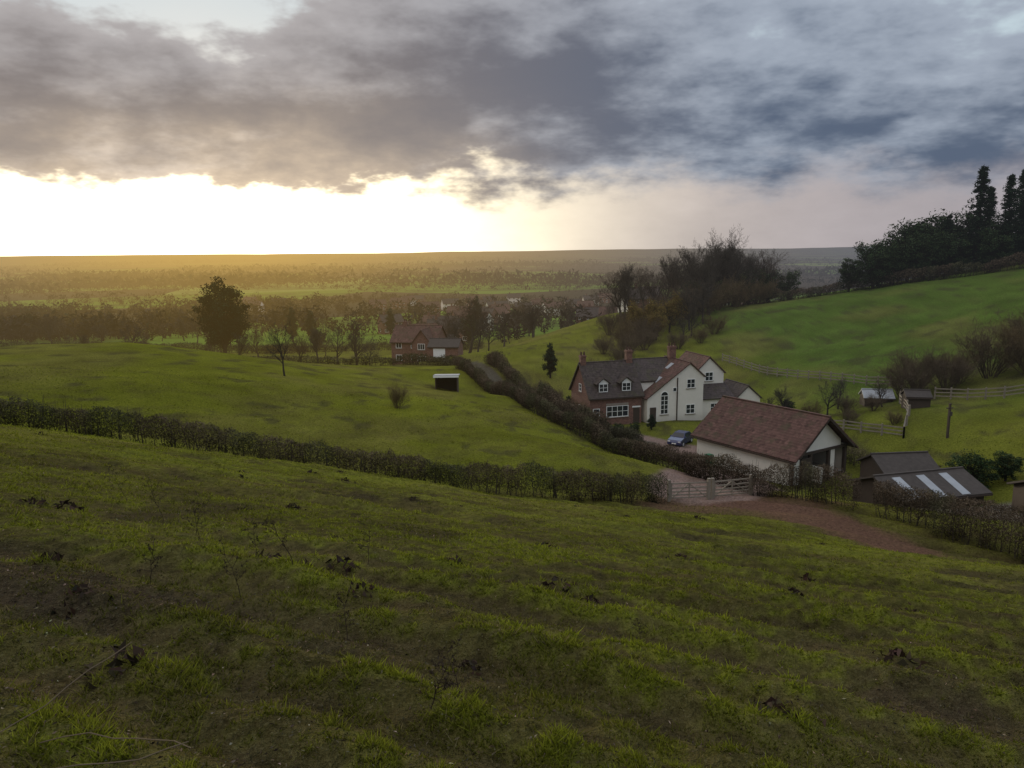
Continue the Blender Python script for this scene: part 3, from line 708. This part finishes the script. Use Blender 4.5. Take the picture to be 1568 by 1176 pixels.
# field shelter by the lane
m = MB()
m.box(0, .1, 0, 2.4, -.4, 1.9, M_timber); m.box(2.9, 3.0, 0, 2.4, -.4, 1.9, M_timber); m.box(.1, 2.9, 2.3, 2.4, -.4, 1.9, M_inside)
m.slab((-.2, -.3, 2.15), (3.2, -.3, 2.15), (3.2, 2.6, 1.85), (-.2, 2.6, 1.85), .08, M_sky_l); m.box(-.2, 3.2, -.34, -.28, 1.9, 2.15, M_paint)
m.build('field_shelter', (-10.3, 102, Z(-9, 102)), 0)

# --- valley houses
def cottage(name, x, y, rz, w, d, ze, zr, wall, roof, extra=False):
    m = MB(); m.gableX(0, w, 0, d, -1.5, ze, zr, wall, roof, .3)
    n = max(2, int(w/2.8))
    for i in range(n):
        cx = w*(i+.5)/n
        m.win(cx, 1.4, 1.2, 1.1, 0, 2, 1)
        if ze > 4: m.win(cx, 4.0, 1.1, 1.0, 0, 2, 1)
    m.win(d/2, 1.4, 1., 1., 0, 2, 1, ax='x', out=-1)
    m.chimney(w*.2, d/2, zr-.8, zr+1.0, M_brick, .4)
    if extra:
        m.gableY(w*.55, w*.95, -2.5, d/2, -1.5, ze, ze, zr-.4, w*.75, wall, roof, .25); m.win(w*.75, 1.5, 1.6, 1.2, -2.5, 3, 1); m.win(w*.75, 4.1, 1.4, 1.1, -2.5, 3, 1)
    m.build(name, (x, y, Z(x+w/2*math.cos(rz), y+w/2*math.sin(rz))), rz)
cottage('brick_house', -25.5, 163, R(-12), 10, 7.5, 4.8, 7.8, M_brick, M_clay, True)
cottage('brick_house', -18.5, 172, R(10), 6, 6, 3.0, 5.2, M_white, M_slate)
m = MB(); m.gableX(0, 6, 0, 5, -1, 2.3, 3.6, M_brick, M_sheet, .2); m.box(1, 3.4, -.05, .03, 0, 2, M_paint); m.build('garage', (-16.5, 152, Z(-14, 152)), R(-8))
g = np.random.default_rng(15)
for i in range(46):
    d = 215+i*9+g.uniform(-8, 8); u = g.uniform(-.19, .16) if i % 5 else g.uniform(-.5, .3)
    wl = [M_brick, M_brick, M_white][i % 3]
    cottage('brick_house' if wl is M_brick else 'white_house', u*d, d, g.uniform(-.6, .6), g.uniform(8, 14), 7, 4.6, 7.4, wl, [M_slate, M_clay][i % 2])

# ------------------------------------------------------------------ gates, fences, yard things
def fence(name, path, H=1.15, step=2.0, rails=3, m_=None):
    m_ = m_ or M_fence; m = MB()
    P = [Vector(p) for p in path]; pts = []
    for a, b_ in zip(P[:-1], P[1:]):
        n = max(1, round((b_-a).length/step))
        for i in range(n): pts.append(a.lerp(b_, i/n))
    pts.append(P[-1]); pz = [(p.x, p.y, Z(p.x, p.y)) for p in pts]
    for x, y, z in pz: m.box(x-.07, x+.07, y-.07, y+.07, z-.3, z+H+.1+random.uniform(-.03, .04), m_)
    for a, b_ in zip(pz[:-1], pz[1:]):
        for k in range(rails):
            h_ = H*(k+.75)/rails-.04; j = random.uniform(-.02, .02)
            d = Vector((b_[0]-a[0], b_[1]-a[1], 0)).normalized(); nn = Vector((-d.y, d.x, 0))*.095
            o = nn*-1
            A0 = Vector(a)+o+Vector((0, 0, h_+j)); B0 = Vector(b_)+o+Vector((0, 0, h_-j)); t = nn.normalized()*.02
            m.hexa([A0-t, B0-t, B0+t, A0+t, *[q+Vector((0, 0, .13)) for q in (A0-t, B0-t, B0+t, A0+t)]], m_)
    m.build(name, (0, 0, 0))
fence('post_and_rail_fence', [(35.5,129),(39.5,118),(44,109),(47,101),(49.5,96.5)], 1.25)
fence('post_and_rail_fence', [(49,88),(51,85),(53.5,82.5),(60,80),(70,79)], 1.25)
fence('post_and_rail_fence', [(49.5,96.5),(45,88),(42,80),(39.5,76)], 1.1)
fence('post_and_rail_fence', [(39.5,76),(37,80),(35,84)], 1.1)
def gate(name, a, b_):
    m = MB(); w = (Vector(b_)-Vector(a)).length; ang = math.atan2(b_[1]-a[1], b_[0]-a[0])
    z0, z1 = Z(*a), Z(*b_); sl = (z1-z0)/w
    def bar(x0, za, x1, zb, t=.035, d=.03):
        m.hexa([(x0, -d, za-t), (x1, -d, zb-t), (x1, d, zb-t), (x0, d, za-t), (x0, -d, za+t), (x1, -d, zb+t), (x1, d, zb+t), (x0, d, za+t)], M_fence)
    for h_ in (.2, .4, .62, .88, 1.18): bar(.12, h_+sl*.12, w-.12, h_+sl*(w-.12), .04)
    for x in (.15, w*.5, w-.15): m.box(x-.045, x+.045, -.07, -.033, .12+sl*x, 1.24+sl*x, M_fence)
    bar(.2, .2+sl*.2, w*.5, 1.15+sl*w*.5, .035, .055); bar(w*.5, 1.15+sl*w*.5, w-.2, .2+sl*(w-.2), .035, .055)
    for x in (0, w): m.box(x-.1, x+.1, -.1, .1, -.4+sl*x, 1.45+sl*x, M_fence)
    m.build(name, (a[0], a[1], z0), ang)
gate('field_gate', (10.3, 49.2), (13.1, 49.8)); gate('field_gate', (13.35, 49.85), (16.1, 50.4))

def car(name, x, y, rz):
    m = MB()
    prof = [(-2.0, .35), (-2.05, .75), (-1.9, .95), (-1.55, 1.02), (-1.0, 1.42), (.3, 1.46), (1.0, 1.0), (1.85, .85), (2.02, .6), (1.98, .32)]
    def wy(z): return .84 if z < 1.0 else .84-.42*(z-1.0)
    for sgn in (-1, 1):
        body = [(a, sgn*.84, z) for a, z in prof if z <= 1.03]
        m.face(body, M_carpaint)
        m.face([(-1.55, sgn*.84, 1.02), (-1.0, sgn*wy(1.42), 1.42), (.3, sgn*wy(1.46), 1.46), (1.0, sgn*.84, 1.0)], M_carpaint)
        m.face([(-1.35, sgn*.845, 1.06), (-.92, sgn*.71, 1.37), (.22, sgn*.70, 1.40), (.82, sgn*.845, 1.05)], M_glass)
        for cx in (-1.25, 1.25):
            n = 14; r = .32
            for y0, mm, rr in ((.86, M_rubber, .32), (.875, M_lamp, .19)):
                m.face([(cx+rr*math.cos(6.283*k/n), sgn*y0, .32+rr*math.sin(6.283*k/n)) for k in range(n)], mm)
            for k in range(n):
                a0, a1 = 6.283*k/n, 6.283*(k+1)/n
                m.face([(cx+r*math.cos(a0), sgn*.86, .32+r*math.sin(a0)), (cx+r*math.cos(a1), sgn*.86, .32+r*math.sin(a1)), (cx+r*math.cos(a1), sgn*.62, .32+r*math.sin(a1)), (cx+r*math.cos(a0), sgn*.62, .32+r*math.sin(a0))], M_rubber)
    for (a, za), (b_, zb) in zip(prof[:-1], prof[1:]):
        ya, yb = wy(za), wy(zb); m.face([(a, -ya, za), (b_, -yb, zb), (b_, yb, zb), (a, ya, za)], M_carpaint)
    m.face([(-1.51, -.74, 1.07), (-1.06, -.66, 1.40), (-1.06, .66, 1.40), (-1.51, .74, 1.07)], M_glass)
    m.face([(.38, -.64, 1.43), (.96, -.74, 1.05), (.96, .74, 1.05), (.38, .64, 1.43)], M_glass)
    for sgn in (-1, 1):
        m.box(1.9, 2.03, min(sgn*.5, sgn*.78), max(sgn*.5, sgn*.78), .62, .76, M_lamp); m.box(-2.07, -1.95, min(sgn*.55, sgn*.8), max(sgn*.55, sgn*.8), .68, .9, M_red)
        m.box(.7, .85, min(sgn*.84, sgn*1.0), max(sgn*.84, sgn*1.0), .98, 1.1, M_carpaint)
    m.box(2.0, 2.06, -.26, .26, .42, .53, M_paint); m.box(-1.9, 1.9, -.7, .7, .2, .4, M_rubber)
    m.build(name, (x, y, Z(x, y)+.03), rz)
car('parked_car', 20.0, 89.5, R(-125))
m = MB(); m.hexa([(-.25, -.28, 0), (.25, -.28, 0), (.25, .28, 0), (-.25, .28, 0), (-.3, -.35, .95), (.3, -.35, .95), (.3, .35, .95), (-.3, .35, .95)], M_green)
m.hexa([(-.32, -.38, .95), (.32, -.38, .95), (.32, .38, .95), (-.32, .38, .95), (-.28, -.3, 1.08), (.28, -.3, 1.08), (.28, .38, 1.04), (-.28, .38, 1.04)], M_green)
m.box(-.28, .28, .38, .44, .9, .96, M_green); m.build('wheelie_bin', (20.2, 77.0, Z(20.2, 77)+.2), .4)
# post with box
m = MB(); m.box(-.09, .09, -.09, .09, -.5, 3.4, M_timber); m.box(-.35, .35, -.06, .06, 2.9, 3.0, M_timber); m.box(-.16, .16, -.22, -.09, 2.2, 2.6, M_sheet); m.build('utility_post', (42.2, 73, Z(42.2, 73)), .2)

# ------------------------------------------------------------------ terrain mesh
def axis_pos(fine, grow, mid, grow2, end, start=0.):
    a = [start]
    while a[-1] < end:
        v_ = a[-1]; a.append(v_+max(fine, v_*grow if v_ < mid else v_*grow2))
    return a
ax_ = axis_pos(.10, .012, 100, .035, 22000)
xs = np.array([-v for v in ax_[:0:-1]]+ax_)
ys = np.array([-v for v in axis_pos(1.0, .1, 60, .2, 600)[:0:-1]]+[0, .5, 1.0, 1.5]+axis_pos(.085, .009, 130, .022, 26000, 1.7))
GX, GY = np.meshgrid(xs, ys)
nx_, ny_ = len(xs), len(ys)
gx, gy = GX.ravel(), GY.ravel()
gz = zat(gx, gy)
V = np.column_stack([gx, gy, gz])
i0 = (np.arange(ny_-1)[:, None]*nx_+np.arange(nx_-1)[None]).ravel()
F = np.column_stack([i0, i0+1, i0+nx_+1, i0+nx_])
add('ground', np_mesh('ground', V, F, M_ground, ground_col(gx, gy), smooth=True))

# ------------------------------------------------------------------ grass
g = np.random.default_rng(21)
N = 780000
r = np.exp(g.uniform(math.log(2.0), math.log(85), N)); a = g.uniform(-.76, .76, N)
x = r*np.sin(a); y = r*np.cos(a)
tf = tuft(x, y); mud = mud_mask(x, y)*(1-sstep(25, 45, r))
s_t, m_t = terr(x, y); s_u, m_u = terr(x, y, 2.3, 7.)
nearw = 1-sstep(12, 40, r)
dens = sstep(.45, .56, tf+.02*s_t)*nearw+sstep(.25, .6, tf)*(1-nearw)
dens = dens*(1-.90*mud)*(1-.6*sstep(.1, -.8, s_t)*m_t)*(1-.65*sstep(.2, -.9, s_u)*m_u)
bad = (seg_dist(x, y, TRACK) < 1.9) | (seg_dist(x, y, COURT) < 4.2) | (seg_dist(x, y, LANE) < 1.8) | ((x > 10) & (x < 36) & (y > 52) & (y < 118)) | ((y > 45) & (y < 49.5) & (x < 10))
keep = (g.random(N) < dens+.06) & ~bad
x, y, r, tf, mud = x[keep], y[keep], r[keep], tf[keep], mud[keep]; n = len(x)
z = zat(x, y)
hgt = (.012+.030*g.random(n)**1.6)*(1+.016*r)*(.5+1.1*sstep(.46, .66, tf)); wid = (.0026+.00055*r)*g.uniform(.7, 1.4, n)
th = g.uniform(0, 6.283, n); lean = unit(g.normal(size=(n, 2)))*hgt[:, None]*g.uniform(.3, 1.8, (n, 1))
sx, sy = np.cos(th)*wid, np.sin(th)*wid
V = np.stack([np.column_stack([x-sx, y-sy, z-.006]), np.column_stack([x+sx, y+sy, z-.006]), np.column_stack([x+lean[:, 0], y+lean[:, 1], z+hgt])], 1).reshape(-1, 3)
F = np.arange(3*n).reshape(-1, 3)
base = ground_col(x, y)
lum = base.sum(1, keepdims=True)
base = base*.5+np.array([.125, .132, .016])*.5*np.clip(lum/.22, .4, 1.2)
gc = base*np.array([1.28, 1.38, .95])*g.uniform(.5, 1.65, (n, 1))
dry = g.random(n) < .09
gc[dry] = np.array([.19, .16, .075])*g.uniform(.5, 1.2, (dry.sum(), 1))
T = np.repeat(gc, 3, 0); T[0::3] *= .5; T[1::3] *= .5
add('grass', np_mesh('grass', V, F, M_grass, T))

# leaf litter and soil crumbs
N = 60000
r = np.exp(g.uniform(math.log(2.1), math.log(30), N)); a = g.uniform(-.8, .8, N); x = r*np.sin(a); y = r*np.cos(a)
k_ = g.random(N) < .35+.65*mud_mask(x, y); x, y, r = x[k_], y[k_], r[k_]; n = len(x)
C = np.column_stack([x, y, zat(x, y)+.010]); v, f_ = cards(C, .010*(1+.05*r)*g.uniform(.4, 1.5, n), .007*(1+.05*r), g, np.array([1, 1, .35]))
lc = jit((.066, .052, .035), n, g, .8); br = np.repeat(g.random(n) < .12, 4); lc[br] *= 2.6
add('leaf_litter', np_mesh('leaf_litter', v, f_, M_leaf, lc))
# molehills and soil clods
g = np.random.default_rng(63); parts = []
for k in range(60):
    rr_ = math.exp(g.uniform(math.log(5), math.log(85))); aa = g.uniform(-.62, .55); x, y = rr_*math.sin(aa), rr_*math.cos(aa)
    if y > 44 and (y < 52 or x > -3): continue
    m_ = 26; w_ = g.uniform(.10, .22)*(1+.012*rr_)
    q = g.normal(size=(m_, 2))*w_*.6; hq = np.maximum(.0, w_*.55*(1-np.hypot(q[:, 0], q[:, 1])/w_))*g.uniform(.6, 1., m_)
    C = np.column_stack([x+q[:, 0], y+q[:, 1], zat(x+q[:, 0], y+q[:, 1])+hq]); v, f_ = cards(C, w_*.3, w_*.25, g)
    parts.append((v, f_, jit((.040, .028, .020), m_, g, .35)))
V, F, T = join(parts); add('molehills', np_mesh('molehills', V, F, M_leaf, T))

# dead thistles and fallen twigs
def thistle(name, seed, x, y, H):
    g = np.random.default_rng(seed); P0 = []; P1 = []; r0 = []; heads = []
    p = np.array([0, 0, -.03]); d = np.array([g.normal()*.15, g.normal()*.15, 1.])
    for i in range(7):
        q = p+d*H/7; P0.append(p); P1.append(q); r0.append(.005*(1-i*.1))
        if i > 1:
            for s in range(2):
                dd_ = unit(np.array([g.normal(), g.normal(), .7])); e = q+dd_*H*g.uniform(.1, .28); P0.append(q); P1.append(e); r0.append(.0028); heads.append(e)
                e2 = e+unit(dd_+g.normal(size=3)*.5)*H*.09; P0.append(e); P1.append(e2); r0.append(.002); heads.append(e2)
        p = q; d = unit(d+g.normal(size=3)*.12)
    P0 = np.array(P0); P1 = np.array(P1); r0 = np.array(r0)
    v, f_ = tubes(P0, P1, r0, r0*.7, 4)
    hC = np.repeat(np.array(heads), 6, 0)+g.normal(size=(len(heads)*6, 3))*.008; v2, f2 = cards(hC, .012, .008, g)
    V, F, T = join([(v, f_, np.array((.040, .030, .022))), (v2, f2, np.array((.034, .026, .018)))])
    add(name, np_mesh(name, V, F, M_leaf, T), (x, y, Z(x, y)))
for i, (x, y, H) in enumerate([(-2.6,6.9,.5),(-2.3,7.6,.6),(-2.75,7.9,.42),(-3.9,9.2,.6),(-.35,4.7,.40),(-.5,4.1,.34),(-5.2,11,.6),(-1.4,6.0,.34),(-1.9,9.5,.45),(-6.5,12.5,.6),(-3.2,6.4,.42),(1.3,7.5,.25),(-4.4,10.2,.55)]):
    thistle('dead_thistle', 300+i, x, y, H)
g = np.random.default_rng(44); P0 = []; P1 = []
for k in range(9):
    x, y = -1.95+g.normal()*.22, 2.75+g.normal()*.25; z_ = Z(x, y); a_ = g.uniform(-1.2, .8); p = np.array([x, y, z_+.03]); d = np.array([math.cos(a_), math.sin(a_), .25])
    for s in range(7):
        q = p+unit(d)*.11; P0.append(p); P1.append(q); p = q; d = d+g.normal(size=3)*.15+np.array([0, 0, -.05])
P0 = np.array(P0); P1 = np.array(P1); v, f_ = tubes(P0, P1, np.full(len(P0), .003), np.full(len(P0), .0025), 5)
add('bramble_twigs', np_mesh('bramble_twigs', v, f_, M_leaf, np.tile((.13, .10, .065), (len(v), 1))))

# ------------------------------------------------------------------ sky
w = bpy.data.worlds.new('World'); scene.world = w; w.use_nodes = True
w.cycles.sampling_method = 'MANUAL'; w.cycles.sample_map_resolution = 256
w.node_tree.nodes.clear(); b = NB(w.node_tree)
D = b.v('NORMALIZE', b.N.new('ShaderNodeTexCoord').outputs['Generated'])
sp = b.N.new('ShaderNodeSeparateXYZ'); b.L.new(D, sp.inputs[0]); dx, dy, dz = sp.outputs
sky = b.N.new('ShaderNodeTexSky'); sky.sky_type = 'NISHITA'; sky.sun_disc = False
sky.sun_elevation = SUN_EL; sky.sun_rotation = SUN_AZ; sky.altitude = 200; sky.dust_density = 1.5
zc = b.m('ADD', b.m('MAXIMUM', dz, 0.), .21)
cp = b.N.new('ShaderNodeCombineXYZ'); b.L.new(b.m('DIVIDE', dx, zc), cp.inputs[0]); b.L.new(b.m('DIVIDE', dy, zc), cp.inputs[1]); cp.inputs[2].default_value = 4.1
n1 = b.noise(cp.outputs[0], 1.05, 5, .52, .2)
n2 = b.noise(cp.outputs[0], 3.4, 4, .60)
st = b.N.new('ShaderNodeMapping'); st.inputs['Scale'].default_value = (5, 5, 11); b.L.new(D, st.inputs[0])
n3 = b.noise(st.outputs[0], 1.5, 5, .6)
dens = b.m('ADD', b.m('MULTIPLY', n1, .52), b.m('MULTIPLY', n2, .20))
dens = b.m('ADD', dens, b.m('MULTIPLY', n3, .28))
top = b.ss(dz, .13, .27)
belt = b.m('MULTIPLY', b.ss(dz, .09, .12), b.ss(dz, .215, .145))       # heavier cloud base
rside = b.m('MULTIPLY', b.ss(dx, -.15, .02), b.ss(dx, .60, .30))
dens = b.m('ADD', dens, b.m('MULTIPLY', top, .050))
dens = b.m('SUBTRACT', dens, b.m('MULTIPLY', belt, b.m('ADD', .020, b.m('MULTIPLY', rside, .040))))
lightness = b.ss(dens, .42, .58)
rt = b.ss(dx, -.30, .35)
dark = b.mix(rt, (.215, .192, .192), (.100, .132, .195))
light = b.mix(rt, (.43, .405, .405), (.36, .41, .49))
cl = b.mix(lightness, dark, light)
skyc = b.mix(.8, b.v('SCALE', sky.outputs[0], .09), (.62, .74, .82))
hole = b.m('MULTIPLY', b.ss(dens, .560, .625), b.ss(dz, .10, .17))
cl = b.mix(hole, cl, skyc)
s = b.v('DOT_PRODUCT', D, tuple(SUN))
gl = b.m('EXPONENT', b.m('MULTIPLY', b.m('SUBTRACT', 1., s), -21.))
gl2 = b.m('EXPONENT', b.m('MULTIPLY', b.m('SUBTRACT', 1., s), -7.))
gapc = b.mix(1., b.mix(1., (.36, .335, .365), b.v('SCALE', (2.8, 2.45, 1.50), gl), 'ADD'), b.v('SCALE', (.36, .27, .14), gl2), 'ADD')
gapc = b.v('SCALE', gapc, b.m('ADD', .80, b.m('MULTIPLY', n3, .40)))
T_ = b.m('ADD', b.m('ADD', .086, b.m('MULTIPLY', rt, -.006)), b.m('MULTIPLY', b.m('SUBTRACT', n3, .5), .15))
wd = b.m('ADD', .010, b.m('MULTIPLY', rt, .024))
gap = b.ss(b.m('SUBTRACT', dz, T_), wd, b.m('MULTIPLY', wd, -1.))
edge = b.m('EXPONENT', b.m('MULTIPLY', b.m('MAXIMUM', b.m('SUBTRACT', dz, T_), 0.), -22.))
cl = b.mix(1., cl, b.v('SCALE', (.66, .50, .30), b.m('MULTIPLY', edge, gl)), 'ADD')
col = b.mix(gap, cl, gapc)
up = b.m('ADD', 1., b.m('MULTIPLY', b.ss(dz, .30, .6), 1.7))  # sky above the view brightened to add fill light
col = b.v('SCALE', col, b.m('MULTIPLY', up, 10.))
bg = b.N.new('ShaderNodeBackground'); bg.inputs[1].default_value = .1; b.L.new(col, bg.inputs[0])
wo = b.N.new('ShaderNodeOutputWorld'); b.L.new(bg.outputs[0], wo.inputs[0])

sl_ = bpy.data.lights.new('sun', 'SUN'); sl_.energy = 2.1; sl_.angle = R(6); sl_.color = (1., .85, .60)
so = bpy.data.objects.new('sun', sl_); scene.collection.objects.link(so)
so.rotation_euler = SUN.to_track_quat('Z', 'Y').to_euler(); so.location = (-60, 150, 60)

# ------------------------------------------------------------------ camera
cd = bpy.data.cameras.new('camera'); cd.sensor_width = 36; cd.lens = 27.18; cd.clip_start = .1; cd.clip_end = 60000
co = bpy.data.objects.new('camera', cd); scene.collection.objects.link(co)
co.matrix_world = Matrix.Rotation(R(80.2), 4, 'X') @ Matrix.Rotation(R(-.66), 4, 'Z')
scene.camera = co
